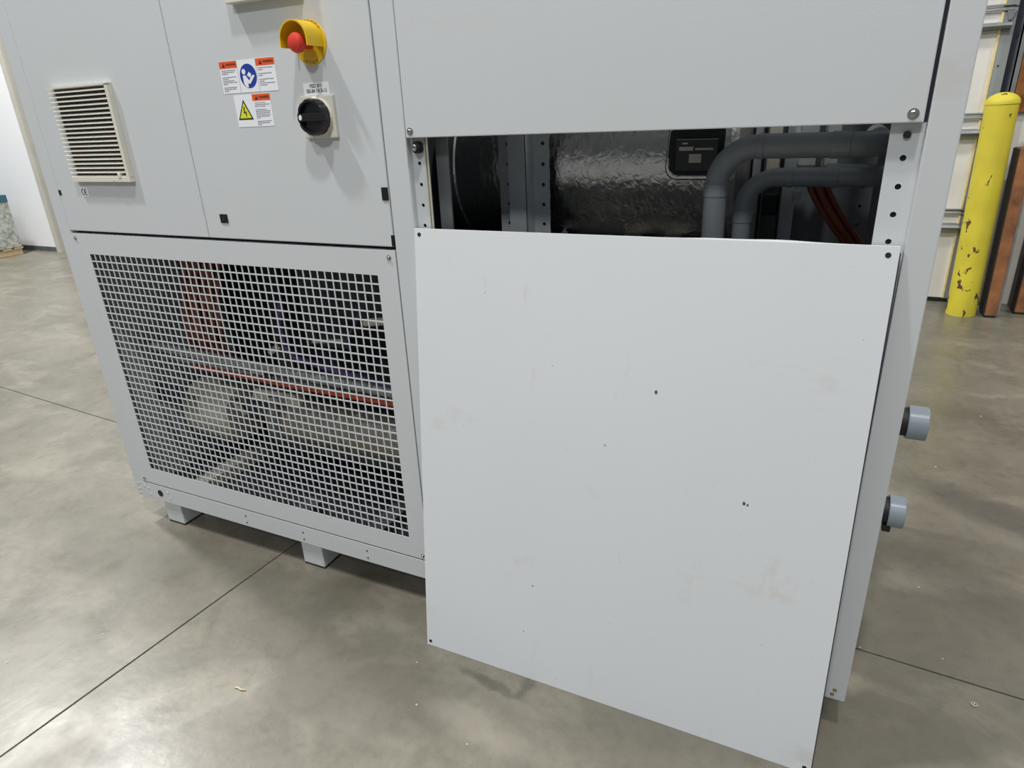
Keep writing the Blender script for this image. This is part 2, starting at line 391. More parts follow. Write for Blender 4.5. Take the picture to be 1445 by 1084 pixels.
# sectional door
door = empty('door_1', (-.45, 4.05, 0)); tag(door, 'white sectional dock door with grey struts and yellowed foam edge', 'door', kind='structure')
def dpart(mb, name, m, bevel=0):
    o = mb.build(name, m, door, bevel=bevel); o.matrix_parent_inverse = Matrix.Translation((.45, -4.05, 0)); return o
zj = [.022, .612, 1.196, 1.79, 2.39, 2.98]
for a, b in zip(zj[:-1], zj[1:]):
    dpart(MB().box(-1.72, .748, 4.012, 4.05, a+.004, b-.004), 'panel', 'door_white', .003)
    dpart(MB().box(.748, .818, 4.000, 4.05, a+.003, b-.003), 'end_stile', 'stile', .002)
    dpart(MB().box(.741, .753, 3.996, 4.0118, a+.006, b-.006), 'foam_edge', 'foam', .002)
    zc = a - .1 if a > .1 else None
    # hinge rods at the joint
    dpart(MB().cyl((-1.6, 3.992, b+.012), (.80, 3.992, b+.012), .006, 10).cyl((-1.6, 3.992, b-.014), (.80, 3.992, b-.014), .006, 10), 'hinge_rod', 'galv')
    # strut below the joint
    z = b - .10
    dpart(MB().prism_x([(4.012, z-.02), (3.955, z-.012), (3.945, z), (3.955, z+.016), (4.012, z+.024)], -1.70, .795), 'strut', 'galv')
    dpart(MB().prism([(.765, b-.02), (.812, b-.02), (.800, b-.055), (.785, b-.088), (.772, b-.055)], 3.985, 4.0), 'hinge_plate', 'galv', .001)
    dpart(MB().lathe([(.0045, 0), (.0045, .004)], 10, (.785, 3.985, b-.072), (0, -1, 0)), 'screw', 'dark')
    dpart(MB().lathe([(.005, 0), (.005, .004)], 10, (.776, 4.0, a+.28), (0, -1, 0)), 'screw', 'dark')
dpart(MB().box(-1.72, .82, 4.0, 4.045, .004, .022), 'bottom_seal', 'dark')
track = MB().box(.822, .848, 4.03, 4.16, 0, 3.6).build('trim_3', 'seam'); tag(track, 'dark track slot beside the sectional door', 'trim', kind='structure')
angl = MB().box(.848, .856, 3.93, 4.06, 0, 3.6).box(.848, .878, 3.93, 3.936, 0, 3.6).build('trim_4', 'galv'); tag(angl, 'galvanised steel angle of the door track', 'trim', kind='structure')

# ================================================================== THE CHILLER CABINET
ch = empty('chiller_cabinet', (-1.0, .45, 0))
tag(ch, 'large light grey chiller cabinet with mesh guard, warning labels and open pipe bay', 'machine')
INV = Matrix.Translation((1.0, -.45, 0))
def part(mb, name, m, bevel=0, parent=None, smooth=True, label=None):
    o = mb.build(name, m, parent or ch, bevel=bevel, smooth=smooth)
    if parent is None: o.matrix_parent_inverse = INV
    if label: o['label'] = label
    return o
XL, XR = -2.171, .1576; ZB, ZT = .0945, 2.05; YB = .95

# --- shell
part(MB().box(XL, XL+.012, .03, YB, ZB, ZT), 'side_panel', 'paint')
part(MB().box(XR-.012, XR, .03, YB, ZB, ZT), 'side_panel', 'paint')
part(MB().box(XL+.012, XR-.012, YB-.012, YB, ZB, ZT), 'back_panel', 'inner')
part(MB().box(XL, -.90, 0, YB, ZT, ZT+.02), 'top_panel', 'paint')
part(MB().box(-.90, XR, 0, .10, ZT, ZT+.02).box(-.90, XR, .85, YB, ZT, ZT+.02).box(-.90, -.80, .10, .85, ZT, ZT+.02).box(.06, XR, .10, .85, ZT, ZT+.02), 'fan_opening_frame', 'paint')
part(MB().box(XL+.012, XR-.012, .03, YB-.012, ZB+.002, ZB+.012), 'bottom_pan', 'inner')
part(MB().box(-.975, -.965, .045, YB-.012, ZB+.012, ZT), 'divider', 'inner')
part(MB().box(XL+.012, -.976, .03, YB-.012, 1.046, 1.056), 'divider', 'inner')
part(MB().box(-.965, -.83, .032, .043, ZB+.012, ZT), 'divider', 'inner')

# --- left corner post, middle post, right corner post
lp = part(MB().box(XL, -2.1165, 0, .03, .1595, ZT).box(XL, -2.134, 0, .03, ZB, .1595), 'corner_post', 'paint', .0015)
part(MB().box(-.9095, -.853, 0, .03, ZB+.066, ZT), 'center_post', 'paint', .002)
rp = part(MB().box(.1115, XR, 0, .03, ZB, ZT), 'corner_post', 'paint_worn', .002)
zh = [1.3195 - .0447*k for k in range(24)]
mb = MB(); plate_holes(mb, -.853, -.8225, .16, 1.75, .02, .0225, [(-.8365, z, .0042) for z in zh if abs(z-1.2748) > .01], .012)
lf = part(mb, 'mounting_flange', 'paint', smooth=False)
mb = MB(); plate_holes(mb, .063, .1005, .16, 1.75, .02, .0225, [(.0875, z, .0048) for z in zh if abs(z-1.2748) > .01], .012)
mb.box(.1005, .113, .0195, .0225, .16, 1.75)
part(mb, 'mounting_flange', 'paint', smooth=False)
part(MB().box(.0655, .1455, .026, .032, .16, 1.75), 'flange_backing', 'dark')
part(MB().box(-.85, -.826, .026, .031, .16, 1.75), 'flange_backing', 'dark')
# edge trim strips beside the middle flange
for x in (-.8215, -.8155):
    part(MB().box(x, x+.0028, .0185, .0225, .16, 1.75), 'edge_strip', 'tan')
part(MB().box(-.8115, -.781, .05, .055, .16, 1.75), 'duct_cover', 'galv_dark')
# clamp bolt on a rubber washer at the top of the middle flange, dark disc painting a keyhole and its shadow on the right one
bolt = part(MB().lathe([(.0125, 0), (.0125, .012), (.010, .017)], 20, (-.8335, .02, 1.2635), (0, -1, 0)), 'washer_or_hole_disc', 'dark')
part(MB().lathe([(.0072, .010), (.0072, .0225), (.006, .024), (.0035, .024), (.0035, .020)], 16, (-.8335, .02, 1.2635), (0, -1, 0)), 'bolt', 'chrome', parent=bolt)
part(MB().lathe([(.0058, 0), (.0058, .005)], 16, (.0875, .02, 1.2655), (0, -1, 0)), 'washer_or_hole_disc', 'dark')

# --- base rail and feet
mb = MB().box(-2.1335, .1100, -.0008, .03, ZB, .1580)
rail = part(mb, 'base_rail', 'paint_worn', .0015)
part(MB().prism(circ(-2.037, .127, .0125, 20), -.0022, -.0008), 'cable_hole', 'dark', parent=rail)
for x in (-1.623, -1.3785, -1.1305, -.88, -.63, -.38, -.13):
    for z in (.135, .110):
        part(MB().prism(circ(x, z, .0026, 10), -.0021, -.0008), 'drill_hole', 'dark', parent=rail)
for x, z in ((-2.148, .146), (-2.148, .123), (-2.148, .106), (-2.116, .141), (-2.097, .136), (-2.092, .113), (-1.996, .139), (-1.990, .117)):
    part(MB().lathe([(.004, 0), (.0035, .0018), (.0015, .0026)], 10, (x, -.0004, z), (0, -1, 0)), 'rivet', 'paint_worn', parent=rail if x > -2.13 else lp)
for x, z in ((.135, .122), (.131, .1085)):
    part(MB().lathe([(.0046, 0), (.0042, .002), (.002, .0026)], 12, (x, .0004, z), (0, -1, 0)), 'screw', 'zinc_yellow', parent=rp)
for x in (-2.010, -1.368, -.62, .02):
    for y in (.012, .80):
        part(MB().box(x-.042, x+.042, y, y+.085, .006, ZB), 'foot', 'paint_worn', .003)
        part(MB().box(x-.041, x+.041, y+.001, y+.084, .0, .006), 'foot_pad', 'dark')

# --- electrical doors above the mesh guard
def door_leaf(x0, x1, name):
    return part(MB().box(x0, x1, -.0005, .022, 1.0475, ZT-.012), name, 'paint', .0025)
dl = door_leaf(-2.1155, -1.5163, 'cabinet_door'); dr = door_leaf(-1.5137, -.9128, 'cabinet_door')
part(MB().box(-2.116, -.910, .0235, .0295, 1.036, ZT-.012), 'door_gap_shade', 'dark')  # dark sheet added behind the doors so their gaps read black
part(MB().box(-2.1165, -2.1045, -.0014, .004, 1.1525, 1.167), 'latch_slot', 'black', parent=dl)
for x0, x1, z0, z1 in ((-1.4575, -1.431, 1.0885, 1.111), (-.9305, -.9135, 1.153, 1.1815)):
    lt = part(MB().box(x0, x1, -.003, .004, z0, z1), 'latch', 'black', .0012, parent=dr)
part(MB().prism(circ(-1.4440, 1.0995, .006, 16), -.0042, -.0028), 'latch_core', 'dark', parent=dr)
part(MB().box(-.9185, -.9115, -.0012, .004, 1.049, 1.075), 'hinge', 'black', parent=dr)
# CE sticker
ce = part(MB().prism([(-2.008, 1.149), (-1.976, 1.149), (-1.976, 1.176), (-2.008, 1.176)], -.0011, -.0004), 'conformity_sticker', 'white_print', label='small white CE sticker')
def arc_stroke(cx, cz, r, a0, a1, wdt, y0, y1, mb):
    n = 14; o = [(cx + (r+wdt/2)*math.cos(a0+(a1-a0)*k/(n-1)), cz + (r+wdt/2)*math.sin(a0+(a1-a0)*k/(n-1))) for k in range(n)]
    i = [(cx + (r-wdt/2)*math.cos(a0+(a1-a0)*k/(n-1)), cz + (r-wdt/2)*math.sin(a0+(a1-a0)*k/(n-1))) for k in range(n)]
    for k in range(n-1): mb.prism([i[k], o[k], o[k+1], i[k+1]], y0, y1)
mb = MB()
for cx in (-1.9965, -1.9835): arc_stroke(cx, 1.1625, .0085, math.radians(88), math.radians(272), .0024, -.0016, -.0009, mb)
mb.prism([(-1.9915, 1.1613), (-1.9845, 1.1613), (-1.9845, 1.1637), (-1.9915, 1.1637)], -.0016, -.0009)
part(mb, 'lettering', 'black_print', parent=ce)

# --- mesh guard: perforated sheet 46 x 32
x0, x1, z0, z1 = -2.1155, -.9120, .1625, 1.0395
hx0, hx1, hz0, hz1 = -2.0535, -.9680, .2235, .9795
NX, NZ = 46, 32; px = (hx1-hx0)/NX; pz = (hz1-hz0)/NZ; bar = .0034
xs = [x0] + [v for k in range(NX) for v in (hx0+k*px+bar/2, hx0+(k+1)*px-bar/2)] + [x1]
zs = [z0] + [v for k in range(NZ) for v in (hz0+k*pz+bar/2, hz0+(k+1)*pz-bar/2)] + [z1]
V = []; F = []; yf, yb = -.001, .0012
def vid(i, j, b): return (j*len(xs)+i)*2 + b
for z in zs:
    for x in xs: V += [(x, yf, z), (x, yb, z)]
for j in range(len(zs)-1):
    for i in range(len(xs)-1):
        hole = i % 2 == 1 and j % 2 == 1
        q = [(i, j), (i+1, j), (i+1, j+1), (i, j+1)]
        if not hole:
            F.append(tuple(vid(a, b, 0) for a, b in q)); F.append(tuple(vid(a, b, 1) for a, b in reversed(q)))
        else:
            for k in range(4):
                a, b = q[k], q[(k+1) % 4]
                F.append((vid(*a, 0), vid(*a, 1), vid(*b, 1), vid(*b, 0)))
n1, n2 = len(xs)-1, len(zs)-1
for i in range(n1):
    F.append((vid(i, 0, 0), vid(i, 0, 1), vid(i+1, 0, 1), vid(i+1, 0, 0))); F.append((vid(i, n2, 0), vid(i+1, n2, 0), vid(i+1, n2, 1), vid(i, n2, 1)))
for j in range(n2):
    F.append((vid(0, j, 0), vid(0, j+1, 0), vid(0, j+1, 1), vid(0, j, 1))); F.append((vid(n1, j, 0), vid(n1, j, 1), vid(n1, j+1, 1), vid(n1, j+1, 0)))
guard = part(MB().add(V, F), 'mesh_guard', 'paint', smooth=False, label='perforated square mesh guard sheet')
part(MB().box(x0, x1, .0012, .02, z1-.02, z1-.0005).box(x0, x0+.02, .0012, .02, z0, z1-.02).box(x1-.02, x1, .0012, .02, z0, z1-.02).box(x0, x1, .0012, .02, z0+.0005, z0+.02),
     'return_flange', 'paint', parent=guard)
part(MB().box(-2.1155, -.912, .0006, .022, .1578, .1632), 'guard_gap_shade', 'dark')  # dark strip added in the gap to paint its shade
def screw(x, z, parent, r=.0048, m='chrome', y=-.001):
    s = part(MB().lathe([(r*1.5, 0), (r*1.5, .0008), (r, .0009), (r*.95, .0028), (r*.6, .0042), (r*.45, .0042), (r*.4, .0026)], 14, (x, y, z), (0, -1, 0)), 'screw', m, parent=parent)
    return s
for x, z in ((-2.100, 1.025), (-2.103, .1745), (-.931, 1.022), (-.929, .175)): screw(x, z, guard, .0042)

# --- upper right cover panel
up = part(MB().box(-.8505, .1055, -.001, .018, 1.2835, ZT-.012), 'cover_panel', 'paint', .0018)
screw(-.8395, 1.2965, up, .0052); screw(.0895, 1.2965, up, .0056)
part(MB().box(.1055, .1115, .019, .0255, 1.2835, ZT-.012), 'gasket', 'seam')
part(MB().box(-.853, -.8505, .019, .0255, 1.2835, ZT-.012), 'gasket', 'seam')

# --- filter grille on the left door
GX0, GX1, GZ0, GZ1 = -2.010, -1.757, 1.192, 1.4430; GY = -.016
gr = part(MB().box(GX0+.010, GX1, -.0045, -.0006, GZ0, GZ1), 'filter_grille', 'cream', .001, label='cream plastic louvred filter grille')
part(MB().box(GX0+.016, GX1-.016, -.0062, -.0046, GZ0+.014, GZ1-.008), 'filter_mat', 'filter', parent=gr)
part(MB().prism_x([(-.0045, GZ0), (GY, GZ0+.001), (GY, GZ0+.0125), (-.0045, GZ0+.014)], GX0, GX1), 'bottom_bar', 'cream', parent=gr)
part(MB().box(GX1-.011, GX1, GY, -.0045, GZ0+.0125, GZ1-.004), 'side_bar', 'cream', parent=gr)
part(MB().prism_x([(-.0045, GZ1-.005), (GY, GZ1-.006), (GY, GZ1-.001), (-.0045, GZ1)], GX0-.004, GX1), 'top_bar', 'cream', parent=gr)
pitch = (GZ1 - .006 - (GZ0 + .0125)) / 20
slat = None
for k in range(20):
    if slat is None:
        slat = part(MB().prism_x([(GY, 0), (GY, .0019), (-.0066, .0058), (-.0066, .0042)], GX0, GX1-.0095), 'slat', 'cream', parent=gr)
        slat.location = (0, 0, GZ0 + .0125)
        # reveal notch at the slat end
    else:
        share(slat, (0, 0, GZ0 + .0125 + pitch*k), gr, 'slat')
part(MB().box(GX1-.046, GX1-.034, GY-.0015, -.006, GZ0+.011, GZ0+.024), 'release_clip', 'cream', .001, parent=gr)
part(MB().box(GX1-.076, GX1-.066, GY-.0012, GY+.002, GZ0+.0005, GZ0+.005), 'release_notch', 'tan', parent=gr)

# --- display bezel at the very top of the right door
bz = part(MB().box(-1.281, -1.075, -.024, -.0006, 1.5735, 1.72), 'control_display', 'cream', .002)
part(MB().box(-1.262, -1.094, -.0255, -.0238, 1.60, 1.70), 'screen', 'black', parent=bz)

# --- emergency stop with yellow hood
EX, EZ = -1.076, 1.4835
es = part(MB().lathe([(.0447, 0), (.0447, .0014), (.0435, .0022), (.034, .0022), (.033, .0032), (.026, .0034)], 40, (EX, -.0006, EZ), (0, -1, 0)), 'emergency_stop', 'yellow', label='yellow emergency stop collar with red mushroom button')
n = 26; ro, ri = .0375, .0345; yo, yi = -.053, -.003; mb = MB(); cz = EZ + .003
prof = [(ro, -.014)] + [(ro*math.cos(math.pi*k/n), ro*math.sin(math.pi*k/n)) for k in range(n+1)] + [(-ro, -.014)]
prof2 = [(ri, -.014)] + [(ri*math.cos(math.pi*k/n), ri*math.sin(math.pi*k/n)) for k in range(n+1)] + [(-ri, -.014)]
vs = []
for p, q in zip(prof, prof2):
    zadd = 0
    vs += [(EX+p[0], yo, cz+p[1]), (EX+p[0], yi, cz+p[1]), (EX+q[0], yo, cz+q[1]), (EX+q[0], yi, cz+q[1])]
fs = []
for k in range(len(prof)-1):
    a, b = 4*k, 4*k+4
    fs += [(a, b, b+1, a+1), (a+2, a+3, b+3, b+2), (a, a+2, b+2, b), (a+1, b+1, b+3, a+3)]
fs += [(0, 1, 3, 2)]; e_ = 4*(len(prof)-1); fs += [(e_, e_+2, e_+3, e_+1)]
part(MB().add(vs, fs), 'hood', 'yellow', parent=es)
part(MB().lathe([(.011, .003), (.011, .030), (.0125, .032), (.0195, .036), (.0205, .040), (.0198, .046), (.0165, .0515), (.010, .0545), (.003, .0555)], 28, (EX, -.0006, EZ-.003), (0, -1, 0)), 'push_button', 'red', parent=es)
for wd, a0, step, flip in (('EMERGENCY', 150, -13.5, 0), ('STOP', 248, 14.5, 1)):
    for k, chh in enumerate(wd):
        a = math.radians(a0 + step*k)
        rr = .0395
        text('lettering', chh, .0085, EX + rr*math.cos(a), EZ + rr*math.sin(a), -.0029, 'black_print', es, rot=a - math.pi/2 + (math.pi if flip else 0))

# --- mains disconnect switch
dx, dz = -1.0745, 1.3335
ds = part(MB().box(dx-.0455, dx+.0455, -.0105, -.0006, dz-.0445, dz+.0445), 'disconnect_switch', 'cream', .0025, label='black rotary disconnect knob on a cream square plate')
part(MB().lathe([(.0405, .0095), (.0405, .0135), (.039, .015)], 36, (dx+.001, 0, dz), (0, -1, 0)), 'collar', 'cream', parent=ds)
nn = 96; mb = MB(); ring = []
def kr(th, R_): return R_ * (1 - .045*max(0, math.cos(th*9))**2)
levels = [(.0385, -.0150), (.0385, -.0330), (.0365, -.0365), (.0315, -.0365), (.0300, -.0260), (.001, -.0245)]
vs = []; fs = []
for R_, y in levels:
    for k in range(nn):
        th = 2*math.pi*k/nn; r_ = kr(th, R_) if R_ > .033 else R_
        vs.append((dx + r_*math.cos(th), y, dz + r_*math.sin(th)))
for i in range(len(levels)-1):
    for k in range(nn):
        k2 = (k+1) % nn; fs.append((i*nn+k, i*nn+k2, (i+1)*nn+k2, (i+1)*nn+k))
fs.append(tuple(range(nn))); fs.append(tuple(range((len(levels)-1)*nn, len(levels)*nn)))
part(MB().add(vs, fs), 'knob', 'black', parent=ds)
part(MB().box(dx-.031, dx+.041, -.0372, -.0246, dz-.0085, dz+.0085), 'handle_bar', 'black', .0018, parent=ds)
part(MB().prism(circ(dx-.0275, dz, .0042, 14, rz=.0055), -.0382, -.0370), 'pointer_mark', 'white_print', parent=ds)
part(MB().prism(circ(dx-.009, dz+.001, .002, 10), -.0376, -.0370), 'lock_hole', 'dark', parent=ds)

# --- printed labels on the right door
def label_sheet(x0, x1, z0, z1, name, lab=None):
    return part(MB().prism([(x0, z0), (x1, z0), (x1, z1), (x0, z1)], -.0011, -.0006), name, 'white_print', label=lab)
fl_ = label_sheet(-1.1125, -1.0405, 1.3790, 1.4045, 'circuit_label', 'white tape label reading FED BY')
text('lettering', 'FED BY:', .0105, -1.0765, 1.3975, -.0012, 'black_print', fl_, bold=.00012)
text('lettering', 'SB2-B4 / BCB-12', .0105, -1.0765, 1.3872, -.0012, 'black_print', fl_, bold=.00012, sx=.80)
def greek(parent, x0, zt, lines, h=.0026, gap=.0040):
    """unreadable small print as rows of short dashes"""
    mb = MB(); z = zt
    for L in lines:
        if L <= 0: z -= gap*.9; continue
        x = x0
        while x < x0 + L:
            wd = random.uniform(.002, .0065)
            wd = min(wd, x0+L-x)
            mb.prism([(x, z-h*.5), (x+wd, z-h*.5), (x+wd, z), (x, z)], -.0014, -.0010)
            x += wd + .0011
        z -= gap
    part(mb, 'small_print', 'grey_print', parent=parent)
def header(parent, x0, x1, z0, z1):
    part(MB().prism([(x0, z0), (x1, z0), (x1, z1), (x0, z1)], -.0014, -.0010), 'header', 'orange_print', parent=parent)
    t = x0 + .009
    part(MB().prism([(t, z0+.0028), (t+.0095, z0+.0028), (t+.00475, z1-.0024)], -.0017, -.0013), 'alert_symbol', 'black_print', parent=parent)
    part(MB().prism([(t+.0043, z0+.0055), (t+.0052, z0+.0055), (t+.0054, z0+.0090), (t+.0041, z0+.0090)], -.0019, -.0016), 'exclamation_mark', 'orange_print', parent=parent)
    text('lettering', 'WARNING', .0074, t+.0118, (z0+z1)/2, -.0015, 'black_print', parent, align='LEFT', bold=.00016, sx=.90)
w1 = label_sheet(-1.359, -1.186, 1.3945, 1.4635, 'warning_label', 'wide white warning label with blue read-the-manual sign')
header(w1, -1.3585, -1.3030, 1.4485, 1.4632); header(w1, -1.2425, -1.1865, 1.4485, 1.4632)
for x in (-1.3025, -1.2430):
    part(MB().prism([(x-.0003, 1.395), (x+.0003, 1.395), (x+.0003, 1.463), (x-.0003, 1.463)], -.0013, -.0010), 'rule_line', 'grey_print', parent=w1)
cx, czz = -1.2715, 1.4290
part(MB().prism(circ(cx, czz, .0258, 40), -.0014, -.0010), 'pictogram_disc', 'blue_print', parent=w1)
mb = MB().prism(circ(cx-.0125, czz+.0095, .0058, 20), -.0018, -.0013)
mb.prism([(cx-.0170, czz+.0015), (cx-.0075, czz+.0015), (cx-.0060, czz-.004), (cx-.0035, czz-.024), (cx-.0100, czz-.0235), (cx-.0165, czz-.0165)], -.0018, -.0013)
part(mb, 'figure_pictogram', 'white_print', parent=w1)
mb = MB().prism([(cx-.0070, czz-.0005), (cx-.0035, czz-.0165), (cx+.0035, czz-.0165), (cx+.0005, czz-.0095)], -.0018, -.0013)
mb.prism([(cx+.0005, czz-.0098), (cx+.0032, czz-.0167), (cx+.0205, czz+.0000), (cx+.0135, czz+.0018)], -.0018, -.0013)
part(mb, 'arm_pictogram', 'white_print', parent=w1)
part(MB().prism([(cx-.0035, czz+.0015), (cx+.0055, czz-.0045), (cx+.0100, czz+.0030), (cx+.0035, czz+.0085)], -.0018, -.0013), 'book_pictogram', 'white_print', parent=w1)
greek(w1, -1.3545, 1.4445, [.046, .042, .020, 0, .045, .019, .037, .046, .013, 0, .042, .038, .014], gap=.0037)
greek(w1, -1.2390, 1.4445, [.046, .014, 0, .039, .013, 0, .043, .015, .046, .022], gap=.0041)
w2 = label_sheet(-1.3305, -1.2160, 1.3195, 1.3900, 'warning_label', 'small white warning label with yellow high voltage triangle')
header(w2, -1.2720, -1.2165, 1.3757, 1.3898)
tx = -1.3015
part(MB().prism([(tx-.0245, 1.3355), (tx+.0235, 1.3355), (tx-.0005, 1.3800)], -.0014, -.0010), 'triangle_border', 'black_print', parent=w2)
part(MB().prism([(tx-.0190, 1.3388), (tx+.0180, 1.3388), (tx-.0005, 1.3732)], -.0017, -.0013), 'triangle_field', 'green_yellow', parent=w2)
part(MB().prism([(tx+.0035, 1.3405), (tx+.0048, 1.3540), (tx-.0008, 1.3525), (tx+.0010, 1.3640), (tx-.0022, 1.3640), (tx-.0042, 1.3495), (tx+.0015, 1.3510), (tx+.0012, 1.3455)][::-1], -.0020, -.0016), 'lightning_bolt', 'black_print', parent=w2)
greek(w2, -1.2670, 1.3715, [.034, .046, .032, 0, .034, .045, .042, .044, .041, .012, 0, .044, .038, .012], gap=.0037)

# --- right side pipe couplings
for z, y, xa, xb, r in ((.7165, .15, .184, .2195, .034), (.507, .15, .183, .2135, .034)):
    p = part(MB().cyl((XR-.01, y, z), (xb-.012, y, z), .029, 24), 'pipe_stub', 'dark')  # stub coloured black for the shadow beside the coupling
    part(MB().lathe([(.0292, .002), (r-.001, 0), (r, .0015), (r, xb-xa-.0015), (r-.0015, xb-xa), (.0296, xb-xa), (.0293, .004)], 32, (xa, y, z), (1, 0, 0)), 'coupling', 'pvc_coupling', parent=p)
part(MB().box(.176, .192, .125, .14, .468, .482), 'pipe_lug', 'dark', .002)

# --- open pipe bay: foil wrapped vessel
TC = (.47, 1.19); TRr = .195
tank = part(MB().lathe([(.10, 0), (.16, .002), (TRr-.008, .012), (TRr, .03), (TRr, .052), (TRr-.004, .056), (TRr-.004, .70), (TRr, .705), (TRr, .735), (TRr-.01, .75), (.10, .756)], 64, (-.955, TC[0], TC[1]), (1, 0, 0)), 'insulated_vessel', 'foil', label='horizontal vessel wrapped in crinkled silver foil')
# cut-out in the wrapping with the data plate
def rrect(x0, x1, z0, z1, r, n=5):
    o = []
    for cx_, cz_, a_ in ((x1-r, z0+r, -90), (x1-r, z1-r, 0), (x0+r, z1-r, 90), (x0+r, z0+r, 180)):
        for k in range(n): t_ = math.radians(a_ + 90*k/(n-1)); o.append((cx_ + r*math.cos(t_), cz_ + r*math.sin(t_)))
    return o
rr_ = rrect(-.350, -.232, 1.176, 1.31, .022)
def ysurf(z): return TC[0] - math.sqrt(TRr**2 - (z-TC[1])**2)
zs_ = [1.176 + .134*k/12 for k in range(13)]
vs = []
for z in zs_:
    e = 0
    for zz in (1.176+.022, 1.31-.022):
        d = (zz - z) if zz < 1.24 else (z - zz)
        if d > 0: e = .022 - math.sqrt(max(0, .022**2 - d*d))
    vs += [(-.350+e, ysurf(z)-.0015, z), (-.232-e, ysurf(z)-.0015, z), (-.232-e, ysurf(z)+.004, z), (-.350+e, ysurf(z)+.004, z)]
fs = [(0, 1, 2, 3), (48, 51, 50, 49)]
for k in range(12):
    for q in range(4): fs.append((4*k+q, 4*k+(q+1) % 4, 4*k+4+(q+1) % 4, 4*k+4+q))
part(MB().add(vs, fs), 'wrapping_cutout', 'dark', parent=tank)
loop = [(p[0], ysurf(p[1])+.001, p[1]) for p in rr_]; loop = loop + [loop[0]]
part(MB().tube(loop, .0062, 8), 'wrapping_lip', 'foil', parent=tank)
npl = part(MB().box(-.331, -.242, .2645, .2685, 1.190, 1.2565), 'nameplate', 'black', .001)
for a in ((-.318, -.306, 1.246, 1.2495), (-.324, -.294, 1.233, 1.241), (-.290, -.252, 1.234, 1.238), (-.302, -.276, 1.208, 1.226)):
    part(MB().prism([(a[0], a[2]), (a[1], a[2]), (a[1], a[3]), (a[0], a[3])], .2633, .2647), 'data_field', 'tan', parent=npl)
part(MB().box(-.331, -.242, .2637, .2647, 1.2553, 1.2565), 'bright_edge', 'galv', parent=npl)
# galvanised channel post with holes
mb = MB()
hz_ = [.93 + .0465*k for k in range(10)]
plate_holes(mb, -.757, -.721, .5, 1.9, .25, .2525, [(-.7335, z, .0045) for z in hz_], .012)
plate_holes(mb, -.666, -.624, .5, 1.9, .25, .2525, [(-.6405, z, .0045) for z in hz_], .012)
mb.box(-.723, -.7205, .232, .2525, .5, 1.9).box(-.723, -.676, .2295, .232, .5, 1.9).prism([(-.678, .5), (-.6755, .5), (-.6755, 1.9), (-.678, 1.9)], .2295, .25)
mb.add([(-.678, .2295, .5), (-.664, .2515, .5), (-.664, .2515, 1.9), (-.678, .2295, 1.9)], [(0, 1, 2, 3)])
part(mb, 'channel_post', 'galv_matt', smooth=False)
part(MB().box(-.745, -.73, .254, .257, .5, 1.9).box(-.652, -.63, .254, .257, .5, 1.9), 'channel_backing', 'dark')

# grey pipes
def bend(c, r, a0, a1, f, n=10):
    return [f(c, r, a0 + (a1-a0)*k/(n-1)) for k in range(n)]
y = .165; rp_ = .0228; xv = -.2245; zp = 1.2445
pts = [(xv, y, .45), (xv, y, 1.168)]
pts += [(xv + .075 - .075*math.cos(a), y, 1.1695 + .075*math.sin(a)) for a in [math.pi/2*k/9 for k in range(10)]]
pts += [(-.03, y, zp), (.022, y, zp)]
pts += [(.022 + .04*math.sin(a), y + .04 - .04*math.cos(a), zp) for a in [math.pi/2*k/7 for k in range(1, 8)]] + [(.062, .55, zp)]
p1 = part(MB().tube(pts, rp_, 20), 'drain_pipe', 'pvc')
def collar(p0, p1_, r, parent): part(MB().cyl(p0, p1_, r, 20), 'pipe_collar', 'pvc', .0012, parent=parent)
collar((xv, y, 1.150), (xv, y, 1.176), rp_+.0018, p1); collar((-.150, y, zp), (-.1515+.012, y, zp), rp_+.0016, p1)
collar((-.022, y, zp), (.010, y, zp), rp_+.0018, p1)
y = .24; rp_ = .0185; xv = -.178; zp = 1.180
pts = [(xv, y, .45), (xv, y, 1.118)]
pts += [(xv + .065 - .065*math.cos(a), y, 1.115 + .065*math.sin(a)) for a in [math.pi/2*k/9 for k in range(10)]]
pts += [(-.01, y, zp), (.03, y, zp)]
pts += [(.03 + .042*math.sin(a), y + .042 - .042*math.cos(a), zp) for a in [math.pi*k/12 for k in range(1, 13)]] + [(-.03, y+.084, zp+.002)]
p2 = part(MB().tube(pts, rp_, 20), 'drain_pipe', 'pvc')
collar((xv, y, 1.088), (xv, y, 1.112), rp_+.0018, p2); collar((-.098, y, zp), (-.086, y, zp), rp_+.0016, p2); collar((-.025, y, zp), (-.003, y, zp), rp_+.0018, p2)
# slotted wire duct and grey uprights behind the pipes
for x in (-.175, -.128):
    part(MB().box(x, x+.004, .49, .52, .8, 1.9), 'wire_duct_edge', 'dark')
part(MB().box(-.165, -.135, .505, .53, 1.16, 1.30), 'wire_duct', 'tan', .002)
part(MB().box(-.165, -.130, .50, .53, 1.065, 1.115), 'wire_duct_end', 'dark', .002)
part(MB().box(-.195, -.171, .50, .56, .8, 1.9), 'upright', 'galv_matt', .002)
part(MB().box(-.124, -.095, .50, .56, .8, 1.9), 'upright', 'galv_matt', .002)
part(MB().box(-.30, .145, .60, .61, .5, 1.9), 'bay_partition', 'galv_dark')
for x0, x1, z0, z1 in ((-.094, -.056, 1.182, 1.285), (-.041, -.010, 1.182, 1.285), (-.097, -.079, 1.104, 1.126)):
    cl = part(MB().box(x0, x1, .49, .506, z0, z1), 'metal_clip', 'conduit', .002)
part(MB().cyl((-.052, .49, 1.18), (-.052, .49, 1.29), .004, 10).cyl((-.045, .49, 1.18), (-.045, .49, 1.29), .004, 10), 'threaded_rod', 'chrome')
mb = MB(); plate_holes(mb, .035, .075, .7, 1.6, .585, .588, [(.052, .90+.045*k, .004) for k in range(10)], .012)
